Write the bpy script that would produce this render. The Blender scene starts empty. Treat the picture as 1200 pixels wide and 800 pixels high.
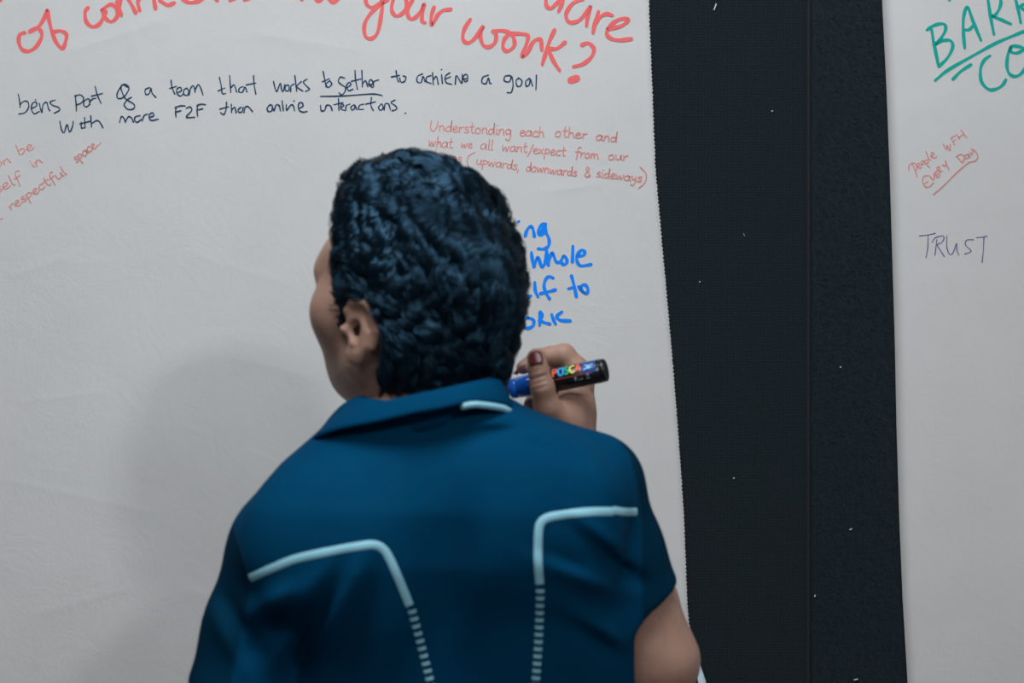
import bpy, math, random
import numpy as np
from mathutils import Vector
from mathutils.bvhtree import BVHTree

random.seed(7); rng = np.random.default_rng(7)
SC = bpy.context.scene; COL = SC.collection

# ---------------------------------------------------------------- camera
FPX, DIST, EYE = 2333.33, 2.3333, 1.44            # 70 mm lens on 36 mm, metres to the wall, eye height
cd = bpy.data.cameras.new('camera'); cam = bpy.data.objects.new('camera', cd); COL.objects.link(cam)
cam.location = (0, -DIST, EYE); cam.rotation_euler = (math.radians(90), 0, 0)
cd.lens = 70; cd.sensor_width = 36; cd.clip_start = 0.05
cd.dof.use_dof = True; cd.dof.focus_distance = 2.27; cd.dof.aperture_fstop = 4.5
SC.camera = cam
# ---------------------------------------------------------------- world, lights, exposure
w = bpy.data.worlds.new('world'); SC.world = w; w.use_nodes = True
w.node_tree.nodes['Background'].inputs[0].default_value = (0.72, 0.86, 1.0, 1)
w.node_tree.nodes['Background'].inputs[1].default_value = 0.3
SC.view_settings.view_transform = 'Standard'; SC.view_settings.look = 'None'
SC.view_settings.gamma = 1; SC.view_settings.exposure = 0.0; SC.view_settings.use_curve_mapping = False

def area(name, loc, target, size, size_y, power, color):
    l = bpy.data.lights.new(name, 'AREA'); l.shape = 'RECTANGLE'; l.size = size; l.size_y = size_y
    l.energy = power; l.color = color
    o = bpy.data.objects.new(name, l); COL.objects.link(o); o.location = loc
    d = Vector(target) - Vector(loc); o.rotation_euler = d.to_track_quat('-Z', 'Y').to_euler()
    return o
area('overhead_light', (-0.2, -1.25, 2.93), (-0.2, -1.20, 0), 1.3, 0.9, 35, (0.86, 0.95, 1.0))
area('key_light', (1.45, -3.35, 2.9), (-0.1, -0.3, 1.4), 0.24, 0.24, 28, (0.93, 0.97, 1.0))
area('wall_fill_light', (0.0, -3.9, 2.9), (0.0, 0.0, 1.2), 1.2, 0.6, 16, (1.0, 0.92, 0.87))  # added fill lamp behind the viewer, brightens and warms the wall

# ---------------------------------------------------------------- helpers
def PX(px, py, y):
    """photograph pixel at depth y (wall is y = 0) to a world point"""
    k = (y + DIST) / FPX
    return np.array([(px - 600) * k, y, EYE + (400 - py) * k])

def prop(o, label=None, cat=None, group=None, kind=None):
    if label: o['label'] = label
    if cat: o['category'] = cat
    if group: o['group'] = group
    if kind: o['kind'] = kind
    return o
def mesh_obj(name, V, F, mat, parent=None, smooth=True):
    me = bpy.data.meshes.new(name)
    if isinstance(F, np.ndarray):
        nf, k = F.shape
        me.vertices.add(len(V)); me.vertices.foreach_set('co', np.asarray(V, np.float32).ravel())
        me.loops.add(nf * k); me.loops.foreach_set('vertex_index', F.astype(np.int32).ravel())
        me.polygons.add(nf); me.polygons.foreach_set('loop_start', np.arange(nf, dtype=np.int32) * k)
        me.polygons.foreach_set('loop_total', np.full(nf, k, np.int32)); me.update(calc_edges=True); me.validate()
    else:
        me.from_pydata([tuple(v) for v in V], [], [tuple(f) for f in F]); me.update()
    if smooth: me.polygons.foreach_set('use_smooth', [True] * len(me.polygons))
    o = bpy.data.objects.new(name, me); COL.objects.link(o)
    if mat: me.materials.append(mat)
    if parent: o.parent = parent; o.matrix_parent_inverse = parent.matrix_world.inverted()
    return o
def empty(name, loc):
    o = bpy.data.objects.new(name, None); COL.objects.link(o); o.location = loc
    o.empty_display_size = .05; bpy.context.view_layer.update(); return o
def box(lo, hi):
    x0, y0, z0 = lo; x1, y1, z1 = hi
    V = [(x, y, z) for x in (x0, x1) for y in (y0, y1) for z in (z0, z1)]
    F = [(0, 1, 3, 2), (4, 6, 7, 5), (0, 4, 5, 1), (2, 3, 7, 6), (0, 2, 6, 4), (1, 5, 7, 3)]
    return V, F

# ---------------------------------------------------------------- materials
def mat(name, color, rough=0.6, spec=0.5, sheen=0.0, sss=0.0, nodes=None, metal=0.0, coat=0.0, tint=None, emit=0, sheen_tint=None):
    m = bpy.data.materials.new(name); m.use_nodes = True; nt = m.node_tree; b = nt.nodes['Principled BSDF']
    b.inputs['Base Color'].default_value = (*color, 1); b.inputs['Roughness'].default_value = rough
    b.inputs['Specular IOR Level'].default_value = spec; b.inputs['Metallic'].default_value = metal
    b.inputs['Sheen Weight'].default_value = sheen; b.inputs['Sheen Roughness'].default_value = 0.5
    if sheen_tint: b.inputs['Sheen Tint'].default_value = (*sheen_tint, 1)
    b.inputs['Coat Weight'].default_value = coat
    if tint: b.inputs['Specular Tint'].default_value = (*tint, 1)
    if sss:
        b.inputs['Subsurface Weight'].default_value = sss; b.inputs['Subsurface Scale'].default_value = 0.01
        b.inputs['Subsurface Radius'].default_value = (1.0, .35, .2)
    if emit: b.inputs['Emission Color'].default_value = (*color, 1); b.inputs['Emission Strength'].default_value = emit
    if nodes: nodes(nt, b)
    return m
def noise(nt, scale, detail=4, rough=.5, vec=None, dist=0):
    n = nt.nodes.new('ShaderNodeTexNoise'); n.inputs['Scale'].default_value = scale
    n.inputs['Detail'].default_value = detail; n.inputs['Roughness'].default_value = rough; n.inputs['Distortion'].default_value = dist
    if vec: nt.links.new(vec, n.inputs['Vector'])
    return n.outputs['Fac']
def coords(nt, scale=(1, 1, 1)):
    t = nt.nodes.new('ShaderNodeTexCoord'); mp = nt.nodes.new('ShaderNodeMapping'); mp.inputs['Scale'].default_value = scale
    nt.links.new(t.outputs['Object'], mp.inputs['Vector']); return mp.outputs['Vector']
def bump(nt, b, h, strength, dist, prev=None):
    n = nt.nodes.new('ShaderNodeBump'); n.inputs['Strength'].default_value = strength; n.inputs['Distance'].default_value = dist
    nt.links.new(h, n.inputs['Height'])
    if prev: nt.links.new(prev, n.inputs['Normal'])
    nt.links.new(n.outputs['Normal'], b.inputs['Normal']); return n.outputs['Normal']
def ramp(nt, fac, stops, out=None):
    r = nt.nodes.new('ShaderNodeValToRGB'); nt.links.new(fac, r.inputs['Fac']); e = r.color_ramp.elements
    e[0].position, e[0].color = stops[0][0], (*stops[0][1], 1); e[1].position, e[1].color = stops[-1][0], (*stops[-1][1], 1)
    for p, c in stops[1:-1]:
        x = e.new(p); x.color = (*c, 1)
    if out: nt.links.new(r.outputs['Color'], out)
    return r.outputs['Color']

def n_paper(nt, b):
    v = coords(nt)
    ramp(nt, noise(nt, 3.0, 5, .6, v), [(.3, (.60, .585, .575)), (.7, (.665, .65, .64))], b.inputs['Base Color'])
    p = bump(nt, b, noise(nt, 16, 6, .62, v, .6), .16, .006)
    bump(nt, b, noise(nt, 260, 3, .6, v), .12, .001, p)
def n_knit(nt, b):
    v = coords(nt)
    wx = nt.nodes.new('ShaderNodeTexWave'); wx.bands_direction = 'X'; wx.inputs['Scale'].default_value = 85
    wz = nt.nodes.new('ShaderNodeTexWave'); wz.bands_direction = 'Z'; wz.inputs['Scale'].default_value = 95
    for q in (wx, wz):
        nt.links.new(v, q.inputs['Vector']); q.inputs['Distortion'].default_value = 5.0; q.inputs['Detail'].default_value = 2; q.inputs['Detail Scale'].default_value = 1.5
    mx = nt.nodes.new('ShaderNodeMath'); mx.operation = 'MULTIPLY'
    nt.links.new(wx.outputs['Fac'], mx.inputs[0]); nt.links.new(wz.outputs['Fac'], mx.inputs[1])
    ad = nt.nodes.new('ShaderNodeMath'); ad.operation = 'ADD'; nt.links.new(mx.outputs[0], ad.inputs[0])
    nt.links.new(noise(nt, 300, 4, .7, v), ad.inputs[1])
    ramp(nt, ad.outputs[0], [(.35, (.0075, .011, .014)), (1.2 if False else 1.0, (.013, .020, .025))], b.inputs['Base Color'])
    bump(nt, b, ad.outputs[0], .3, .0012)
def n_fleece(nt, b):
    v = coords(nt, (1, 1, .8)); n1 = noise(nt, 120, 6, .75, v, 1.5)
    ramp(nt, n1, [(.3, (.006, .009, .013)), (.75, (.016, .025, .033))], b.inputs['Base Color'])
    bump(nt, b, n1, 1.0, .008)
def n_shirt(nt, b):
    v = coords(nt)
    ramp(nt, noise(nt, 9, 3, .5, v), [(.3, (.0, .040, .098)), (.7, (.0005, .049, .115))], b.inputs['Base Color'])
    bump(nt, b, noise(nt, 900, 2, .5, v), .15, .0006)
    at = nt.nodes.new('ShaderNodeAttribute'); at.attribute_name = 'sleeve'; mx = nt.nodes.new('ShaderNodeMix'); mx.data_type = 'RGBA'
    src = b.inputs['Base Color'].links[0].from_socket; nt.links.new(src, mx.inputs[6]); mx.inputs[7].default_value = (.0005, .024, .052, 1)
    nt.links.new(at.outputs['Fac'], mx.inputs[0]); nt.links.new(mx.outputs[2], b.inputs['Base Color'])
def n_skin(nt, b):
    v = coords(nt)
    ramp(nt, noise(nt, 38, 5, .6, v), [(.25, (.32, .178, .13)), (.75, (.425, .25, .19))], b.inputs['Base Color'])
    bump(nt, b, noise(nt, 420, 4, .6, v), .25, .0006)
def n_hair(nt, b):
    v = coords(nt)
    ramp(nt, noise(nt, 45, 4, .6, v), [(.35, (.002, .004, .007)), (.75, (.005, .011, .018))], b.inputs['Base Color'])
def n_floor(nt, b):
    v = coords(nt); n1 = noise(nt, 140, 5, .7, v)
    ramp(nt, n1, [(.3, (.05, .052, .058)), (.7, (.10, .102, .11))], b.inputs['Base Color']); bump(nt, b, n1, .6, .004)
def n_plaster(nt, b):
    v = coords(nt); bump(nt, b, noise(nt, 90, 4, .6, v), .2, .002)

M_paper = mat('kraft_paper', (.63, .615, .605), .62, .35, nodes=n_paper)
M_knit = mat('black_knit_fabric', (.014, .02, .027), .9, .12, sheen=.12, nodes=n_knit, sheen_tint=(.5, .75, .9))
M_fleece = mat('black_fleece_fabric', (.014, .02, .027), .9, .12, sheen=.14, nodes=n_fleece, sheen_tint=(.5, .75, .9))
M_board = mat('panel_core', (.02, .02, .022), .8)
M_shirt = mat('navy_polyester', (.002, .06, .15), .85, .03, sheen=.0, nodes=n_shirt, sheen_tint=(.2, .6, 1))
M_trim = mat('light_blue_piping', (.30, .62, .74), .55, .4)
M_seam = mat('dark_seam_thread', (.001, .03, .07), .8, .1)  # dark navy ribbon drawn along the armhole seams
M_skin = mat('skin', (.36, .21, .155), .5, .4, sss=.12, nodes=n_skin)
M_nail = mat('red_nail_polish', (.11, .012, .015), .38, .4, coat=.1)
M_hair = mat('black_hair', (.01, .018, .027), .28, .7, tint=(.22, .60, 1.0), nodes=n_hair)
M_eye = mat('eye_white', (.7, .68, .66), .2)
M_iris = mat('dark_iris', (.03, .015, .01), .15)
M_trouser = mat('charcoal_trouser_cloth', (.02, .022, .028), .8, nodes=lambda nt, b: bump(nt, b, noise(nt, 500, 3, .6, coords(nt)), .3, .001))
M_shoe = mat('black_leather', (.012, .012, .013), .35)
M_sole = mat('white_rubber', (.55, .55, .54), .6)
M_blk = mat('black_plastic', (.008, .008, .01), .28, .5)
M_blue = mat('blue_plastic', (.006, .15, .75), .18, .6, coat=.3)
M_white = mat('white_print', (.75, .8, .85), .4)
M_floor = mat('grey_carpet', (.08, .08, .09), .95, nodes=n_floor)
M_plaster = mat('painted_plaster', (.50, .50, .51), .8, nodes=n_plaster)
M_lint = mat('white_lint', (.6, .65, .65), .9)
def ink(name, c): return mat(name, c, .65, .2)
I_red = ink('coral_red_marker_ink', (.88, .15, .15)); I_redthin = ink('thin_red_marker_ink', (.74, .27, .25))
I_navy = ink('navy_marker_ink', (.010, .048, .12)); I_blue = ink('bright_blue_marker_ink', (.002, .25, .95))
I_green = ink('teal_green_marker_ink', (.002, .38, .32)); I_purple = ink('purple_pen_ink', (.13, .12, .30))

# ---------------------------------------------------------------- setting
def struct(name, V, F, m, label, parent=None):
    o = mesh_obj(name, V, F, m, parent, smooth=False)
    if not parent: prop(o, label, 'wall' if 'wall' in name else name, kind='structure')
    return o
wall = struct('wall_back', *box((-2.6, .012, 0), (2.6, .05, 2.96)), M_board, 'black fabric covered exhibition panel wall that the paper sheets hang on')
def panel(x0, x1, m):
    # padded fabric panel with softly rounded vertical edges
    xs = [x0, x0 + .0008, x0 + .002, x0 + .004, x0 + .008] + list(np.linspace(x0 + .03, x1 - .03, 8)) + [x1 - .008, x1 - .004, x1 - .002, x1 - .0008, x1]
    def dep(x):
        e = min(x - x0, x1 - x) / .008
        return .012 - .012 * (1 - (1 - min(e, 1)) ** 2) ** .5
    zs = (0.02, 2.94); V = []; F = []
    for z in zs:
        for x in xs: V.append((x, dep(x), z))
    n = len(xs)
    for i in range(n - 1): F.append((i, i + 1, n + i + 1, n + i))
    b0 = len(V)
    for z in zs: V += [(x0, .0125, z), (x1, .0125, z)]
    F += [(b0, 0, n, b0 + 2), (n - 1, b0 + 1, b0 + 3, 2 * n - 1), (n, *range(n + 1, 2 * n), b0 + 3, b0 + 2), (*reversed(range(0, n)), b0, b0 + 1)]
    o = mesh_obj('fabric_panel', V, F, m, wall, smooth=False)
    return o
seams = [-2.6, -1.645, -.649, .3495, 1.348, 2.6]
for i in range(5):
    pn = panel(seams[i] + .0014, seams[i + 1] - .0014, M_fleece if i == 3 else M_knit)
    if i == 3: pn['label'] = 'black fabric panel with a fleecy, brushed surface'
V = []; F = []
for (a, b, s, ang) in [(997, 620, 1.6, .4), (955, 698, 1.1, 1), (872, 275, 1.3, 2), (838, 8, 4, 1.2), (1003, 796, 2.4, .2), (1009, 799, 1.6, 2.2), (905, 130, .9, 0), (860, 560, .9, .5), (820, 330, .8, .2), (985, 430, .8, .9)]:
    p = PX(a, b, -.0012); L = s * .001; c, q = math.cos(ang) * L, math.sin(ang) * L; t = .0005; k = len(V)
    for sx, sz in ((-1, -1), (1, -1), (1, 1), (-1, 1)):
        for dy in (-.0004, .0012): V.append((p[0] + sx * c - sz * t * math.sin(ang), p[1] + dy, p[2] + sx * q + sz * t))
    F += [(k, k + 2, k + 4, k + 6), (k + 1, k + 7, k + 5, k + 3), (k, k + 1, k + 3, k + 2), (k + 2, k + 3, k + 5, k + 4), (k + 4, k + 5, k + 7, k + 6), (k + 6, k + 7, k + 1, k)]
prop(mesh_obj('lint', V, F, M_lint, wall, False), 'tiny pale lint specks caught on the black fabric', kind='stuff')
struct('floor', *box((-3, -5.2, -.05), (3, .05, 0)), M_floor, 'grey carpet floor')
struct('ceiling', *box((-3, -5.2, 2.96), (3, .05, 3.0)), M_plaster, 'plain pale ceiling')
struct('wall_left', *box((-3.05, -5.2, 0), (-2.6, .05, 2.96)), M_plaster, 'pale side wall left of the panel wall')
struct('wall_right', *box((2.6, -5.2, 0), (3.05, .05, 2.96)), M_plaster, 'pale side wall right of the panel wall')
struct('wall_front', *box((-2.6, -5.25, 0), (2.6, -5.2, 2.96)), M_plaster, 'pale wall behind the viewer')

# ---------------------------------------------------------------- paper sheets
BUMPS = [(rng.uniform(-.75, 1.3), rng.uniform(.5, 2.1), rng.uniform(.04, .16), rng.uniform(.03, .10), rng.uniform(0, math.pi), rng.uniform(-1, 1) * .0008) for _ in range(90)]
CREASES = [((20, 322), (75, 303), .0012), ((25, 470), (120, 460), .0008), ((235, 695), (222, 692), .0016), ((490, 235), (520, 255), .001), ((0, 560), (180, 600), .0008),
           ((85, 60), (190, 25), .0014), ((140, 0), (170, 90), .0008), ((640, 225), (700, 216), .0012), ((230, 300), (330, 330), .0008), ((280, 420), (360, 440), .0009),
           ((60, 200), (20, 260), .0008), ((300, 40), (420, 60), .001), ((735, 60), (750, 170), .001), ((1110, 380), (1180, 420), .0009), ((1120, 600), (1190, 560), .0009),
           ((1060, 130), (1130, 100), .0008), ((40, 720), (150, 690), .001), ((700, 560), (770, 540), .0008), ((720, 640), (790, 650), .0008)]
CR = [(np.array([(a[0] - 600) / 1000, EYE + (400 - a[1]) / 1000]), np.array([(b[0] - 600) / 1000, EYE + (400 - b[1]) / 1000]), h) for a, b, h in CREASES]
def relief(x, z):
    x = np.asarray(x, float); z = np.asarray(z, float); h = np.zeros(np.broadcast(x, z).shape)
    for cx, cz, a, b, t, s in BUMPS:
        u = (x - cx) * math.cos(t) + (z - cz) * math.sin(t); v = -(x - cx) * math.sin(t) + (z - cz) * math.cos(t)
        h = h + s * np.exp(-(u / a) ** 2 - (v / b) ** 2)
    for p0, p1, s in CR:
        d = p1 - p0; L = np.dot(d, d); t = np.clip(((x - p0[0]) * d[0] + (z - p0[1]) * d[1]) / L, 0, 1)
        r = np.hypot(x - p0[0] - t * d[0], z - p0[1] - t * d[1]); h = h + .42 * s * np.exp(-(r / .006)) 
    return h
def paper_y(x, z, off=0.0): return -(.0035 + np.maximum(relief(x, z), -.0025)) - off
def W(px, py): return ((px - 600) / 1000, EYE + (400 - py) / 1000)
def edge_x(z, pts):
    py = 400 - (z - EYE) * 1000; return (np.interp(py, [p[1] for p in pts], [p[0] for p in pts]) - 600) / 1000
E_left = [(756, -250), (757, -100), (760, 0), (764, 100), (768, 200), (777, 300), (786, 400), (794, 500), (801, 600), (805, 700), (808, 740), (815, 800), (818, 1200)]
E_right = [(1024, -250), (1033, 0), (1038, 100), (1042, 200), (1045, 300), (1048, 400), (1050, 500), (1053, 600), (1057, 700), (1063, 800), (1080, 1200)]
def sheet(name, left, right, z0, z1, dz, serr, label, ncol):
    zs = np.arange(z0, z1, dz); t = np.linspace(0, 1, ncol)
    X0 = left(zs); X1 = right(zs)
    if serr: X1 = X1 + np.where(np.arange(len(zs)) % 2, .0007, -.0007) + rng.normal(0, .00018, len(zs))
    X = X0[:, None] + (X1 - X0)[:, None] * t[None]; Z = np.repeat(zs[:, None], ncol, 1); Y = paper_y(X, Z)
    Y2 = Y + .0003
    V = np.concatenate([np.stack([X, Y, Z], -1).reshape(-1, 3), np.stack([X, Y2, Z], -1).reshape(-1, 3)])
    n = len(zs); idx = np.arange(n * ncol).reshape(n, ncol); a = idx[:-1, :-1]; b = idx[:-1, 1:]; c = idx[1:, 1:]; d = idx[1:, :-1]; N = n * ncol
    Fq = np.concatenate([np.stack([a, b, c, d], -1).reshape(-1, 4), np.stack([d, c, b, a], -1).reshape(-1, 4) + N])
    def rim(l): return np.stack([l[:-1], l[:-1] + N, l[1:] + N, l[1:]], -1)
    Fq = np.concatenate([Fq, rim(idx[:, 0]), rim(idx[::-1, -1]), rim(idx[0, ::-1]), rim(idx[-1, :])])
    o = mesh_obj(name, V, Fq, M_paper); prop(o, label, 'paper'); return o
paper_a = sheet('paper_sheet', lambda z: np.full(z.shape, -.86), lambda z: edge_x(z, E_left), .42, 2.03, .0023, True,
                'wide paper sheet with torn right edge behind the person in the blue shirt', 150)
paper_b = sheet('paper_sheet', lambda z: edge_x(z, E_right), lambda z: np.full(z.shape, 1.62), .42, 2.03, .008, False,
                'brown paper sheet at the right with green lettering and the word TRUST', 90)
# curled tab at the torn edge beside the elbow
V = []; F = []; nseg = 10
for i, py in enumerate(np.linspace(752, 900, 26)):
    f = min(1, (py - 752) / 45) ** .6; x, z = W(np.interp(py, [752, 800, 900], [806, 812, 826]), py)
    rr = .0052 * f + .0002
    for j in range(nseg + 1):
        a = -math.pi / 2 + math.pi * 1.05 * j / nseg
        V.append((x + .006 * f + rr * math.cos(a) * 1.6, -.009 * f - .004 + rr * math.sin(a) * -1.2 - .004 * f, z))
for i in range(25):
    for j in range(nseg): k = i * (nseg + 1) + j; F.append((k, k + 1, k + nseg + 2, k + nseg + 1))
cu = mesh_obj('curled_edge', V, F, mat('pale_torn_edge', (.55, .68, .76), .6), paper_a); cu['label'] = 'pale curled strip of the torn edge'
sm = cu.modifiers.new('s', 'SOLIDIFY'); sm.thickness = .0004

# ---------------------------------------------------------------- handwriting
def smooth(pts, sub=7):
    P = [np.array(p, float) for p in pts]
    if len(P) == 1: return [P[0] + np.array([-.3, 0.1]), P[0] + np.array([.3, -.1])]
    if len(P) == 2: return [P[0] * (1 - t) + P[1] * t for t in np.linspace(0, 1, 6)]
    Q = [2 * P[0] - P[1]] + P + [2 * P[-1] - P[-2]]; out = []
    for i in range(1, len(Q) - 2):
        p0, p1, p2, p3 = Q[i - 1:i + 3]
        for t in np.arange(sub) / sub:
            out.append(.5 * ((2 * p1) + (-p0 + p2) * t + (2 * p0 - 5 * p1 + 4 * p2 - p3) * t * t + (-p0 + 3 * p1 - 3 * p2 + p3) * t ** 3))
    return out + [P[-1]]
class Ink:
    def __init__(s): s.V = []; s.F = []; s.n = 0; s.cuts = []
    def cut(s): s.cuts.append((len(s.V), len(s.F)))
    def stroke(s, pts, wd, vary=.14):
        """pts in picture-plane millimetres of the wall (x right, y down); wd = width"""
        C = smooth(pts); n = len(C); s.n += 1; k0 = len(s.V); ph = random.uniform(0, 6)
        T = [C[min(i + 1, n - 1)] - C[max(i - 1, 0)] for i in range(n)]; T = [t / (np.linalg.norm(t) + 1e-9) for t in T]
        ring = [(C[0] - T[0] * wd * .42, T[0], .45)] + [(C[i], T[i], 1 + vary * math.sin(ph + i * .5)) for i in range(n)] + [(C[-1] + T[-1] * wd * .42, T[-1], .45)]
        off = .00025 + (s.n % 40) * .000012
        for c, t, q in ring:
            nx, ny = -t[1] * wd * .5 * q, t[0] * wd * .5 * q
            for sg in (1, -1): s.V.append((c[0] + nx * sg, c[1] + ny * sg, off))
        for i in range(len(ring) - 1): k = k0 + 2 * i; s.F.append((k, k + 1, k + 3, k + 2))
    def build(s, parent, m, label):
        A = np.array(s.V); x = (A[:, 0] - 600) / 1000; z = EYE + (400 - A[:, 1]) / 1000
        V = np.stack([x, paper_y(x, z) - A[:, 2], z], -1)
        note = empty('handwritten_note', V.mean(0)); note['label'] = label; note.parent = parent; note.matrix_parent_inverse = parent.matrix_world.inverted()
        bpy.context.view_layer.update()
        cuts = sorted(set([(0, 0)] + s.cuts + [(len(s.V), len(s.F))]))
        for (v0, f0_), (v1, f1) in zip(cuts[:-1], cuts[1:]):
            mesh_obj('written_word', V[v0:v1], [tuple(i - v0 for i in f) for f in s.F[f0_:f1]], m, note, smooth=True)
        return note
def traced(I, strokes, ox, oy, sc, wd, cuts=()):
    for i, st in enumerate(strokes):
        if i in cuts or i == 0: I.cut()
        I.stroke([(ox + p[0] / sc, oy + p[1] / sc) for p in st], wd)
    I.cut()

G = {  # single-stroke hand: x right, y up; x-height 1, ascender 1.9, descender -.9 ; (advance, strokes)
 'a': (.95, [[(.7, .85), (.4, 1), (.05, .6), (.1, .1), (.45, .05), (.7, .45), (.72, .95), (.72, .3), (.9, .0)]]),
 'b': (.85, [[(.1, 1.9), (.08, .9), (.08, .05), (.45, 0), (.7, .45), (.45, .9), (.12, .6)]]),
 'c': (.75, [[(.65, .85), (.35, 1), (.05, .55), (.2, .05), (.65, .1)]]),
 'd': (.9, [[(.65, .8), (.3, .85), (.05, .4), (.3, 0), (.65, .4), (.7, 1.9), (.7, .7), (.8, 0)]]),
 'e': (.8, [[(.08, .45), (.45, .55), (.6, .8), (.35, 1), (.08, .6), (.15, .1), (.45, 0), (.75, .25)]]),
 'f': (.75, [[(.75, 1.75), (.5, 1.9), (.3, 1.4), (.28, .5), (.2, -.6)], [(.02, .9), (.65, 1)]]),
 'g': (.9, [[(.7, .85), (.35, 1), (.05, .6), (.25, .2), (.6, .4), (.7, .9), (.72, -.2), (.45, -.9), (.1, -.6)]]),
 'h': (.85, [[(.12, 1.9), (.1, 1), (.1, 0)], [(.1, .5), (.35, .95), (.6, .8), (.65, .3), (.78, 0)]]),
 'i': (.4, [[(.15, .95), (.15, .3), (.3, 0)], [(.17, 1.5)]]),
 'k': (.8, [[(.12, 1.9), (.1, 0)], [(.65, 1), (.15, .5), (.7, 0)]]),
 'l': (.4, [[(.15, 1.9), (.15, .2), (.3, 0)]]),
 'm': (1.3, [[(.08, .95), (.08, 0)], [(.08, .4), (.3, .95), (.5, .8), (.55, .05)], [(.55, .5), (.8, .95), (1.0, .75), (1.1, 0)]]),
 'n': (.85, [[(.08, .95), (.08, 0)], [(.08, .45), (.35, .98), (.6, .8), (.65, .2), (.75, 0)]]),
 'o': (.85, [[(.4, .98), (.08, .6), (.15, .1), (.45, 0), (.7, .4), (.6, .85), (.4, .98)]]),
 'p': (.85, [[(.12, 1), (.1, 0), (.08, -.9)], [(.1, .7), (.4, 1), (.68, .7), (.5, .25), (.12, .2)]]),
 'r': (.65, [[(.08, .95), (.1, 0)], [(.1, .5), (.3, .85), (.6, .9)]]),
 's': (.7, [[(.6, .85), (.35, 1), (.15, .75), (.4, .5), (.6, .25), (.35, 0), (.05, .12)]]),
 't': (.7, [[(.3, 1.8), (.28, .4), (.45, 0), (.65, .15)], [(.02, 1.05), (.6, 1.15)]]),
 'u': (.9, [[(.08, .95), (.08, .3), (.3, 0), (.6, .3), (.68, .95), (.68, .3), (.85, 0)]]),
 'v': (.8, [[(.05, .95), (.3, 0), (.65, .95)]]),
 'w': (1.15, [[(.05, .95), (.2, 0), (.5, .75), (.7, 0), (1.0, .95)]]),
 'W': (1.2, [[(.0, 1.5), (.2, 0), (.5, 1), (.75, 0), (1.05, 1.3)]]),
 'x': (.8, [[(.05, .95), (.65, 0)], [(.65, .95), (.05, 0)]]),
 'y': (.85, [[(.08, .95), (.2, .3), (.5, .35), (.65, .95)], [(.65, .95), (.6, -.3), (.3, -.9), (.0, -.55)]]),
 'P': (.95, [[(.12, 1.4), (.08, .4), (.02, -.5)], [(.1, 1.2), (.5, 1.5), (.8, 1.0), (.55, .35), (.12, .3)]]),
 'F': (.9, [[(.2, 1.4), (.12, .7), (.05, 0)], [(.05, 1.1), (.4, 1.45), (.85, 1.5)], [(.12, .65), (.6, .8)]]),
 '2': (.95, [[(.1, 1.1), (.4, 1.45), (.65, 1.1), (.4, .5), (.05, .05), (.45, .15), (.85, 0)]]),
 'U': (1.1, [[(.1, 1.7), (.05, .6), (.25, 0), (.6, .1), (.85, .8), (.95, 1.7)]]),
 '/': (.8, [[(.75, 1.6), (.1, -.8)]]),
 '&': (.85, [[(.7, .3), (.4, 0), (.1, .3), (.6, 1.2), (.4, 1.6), (.2, 1.3), (.5, .7), (.75, .2), (.3, -.1)]]),
 '(': (.5, [[(.6, 1.7), (.15, 1.0), (.1, .2), (.3, -.5)]]),
 ',': (.4, [[(.2, .15), (.1, -.5)]]),
 'I': (.4, [[(.2, .9), (.2, 0)]]),
}
def word(I, text, x0, y0, x1, y1, xh, wd, slant=.0, ar=1.0):
    I.cut(); tot = sum(G[c][0] for c in text); L = math.hypot(x1 - x0, y1 - y0); ux, uy = (x1 - x0) / L, (y1 - y0) / L
    k = L / tot; cx = 0.0; dx, dy = -uy, ux
    for c in text:
        adv, sts = G[c]; jy = random.uniform(-.05, .05)
        for st in sts:
            pts = []
            for (gx, gy) in st:
                a = (cx + gx) * k + slant * gy * xh + random.uniform(-.03, .03) * xh; b = (gy + jy) * xh + random.uniform(-.03, .03) * xh
                pts.append((x0 + ux * a - (-uy) * 0 + (uy) * b * 1.0 if False else x0 + ux * a + uy * b, y0 + uy * a - ux * b))
            I.stroke(pts, wd)
        cx += adv

# big coral heading
I = Ink()
traced(I, [[(150,195),(122,205),(114,245),(132,290),(170,303),(215,278),(248,220),(242,182),(215,168),(178,190)],
           [(178,188),(228,162),(262,112),(282,62),(290,112),(310,192),(335,252),(370,288),(388,250),(393,205),(360,185),(320,190)],
           [(-30,20),(0,8),(16,-6)],
           [(520,48),(503,75),(510,130),(545,160),(585,145),(612,100),(625,70)],
           [(600,62),(650,30),(683,50),(690,100),(655,130),(618,105),(603,65)],
           [(690,10),(700,50),(715,95)], [(700,50),(712,5),(735,-25),(768,20),(800,80)],
           [(822,65),(812,10),(845,-25),(870,-40)], [(915,55),(905,0),(900,-40)],
           [(938,5),(985,33),(1025,20)], [(1070,-5),(1110,18),(1160,12),(1195,-5)]], 0, 0, 5, 4.6, (2,3))
traced(I, [[(62,-10),(78,8)], [(150,5),(180,-3)], [(235,5),(262,-5)], [(565,-8),(572,3)], [(640,-20),(665,13),(690,-5)], [(725,-5),(752,18),(790,-5)],
           [(942,-20),(950,28),(985,48),(1028,20),(1050,-25)],
           [(1047,0),(1035,90),(1015,190),(980,228),(943,215),(937,150),(967,90),(1020,38),(1075,3)]], 240, 0, 5, 4.4, (3, 6))
traced(I, [[(385,-10),(368,80),(395,138),(440,138),(488,90),(498,20),(478,-25),(420,-20)],
           [(565,-20),(522,60),(508,120),(530,168),(570,163),(620,110),(655,42),(640,120),(635,188),(662,205)],
           [(742,68),(718,140),(717,218),(740,198),(770,140),(820,97),(890,86)]], 410, 0, 7.5, 4.4)
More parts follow.
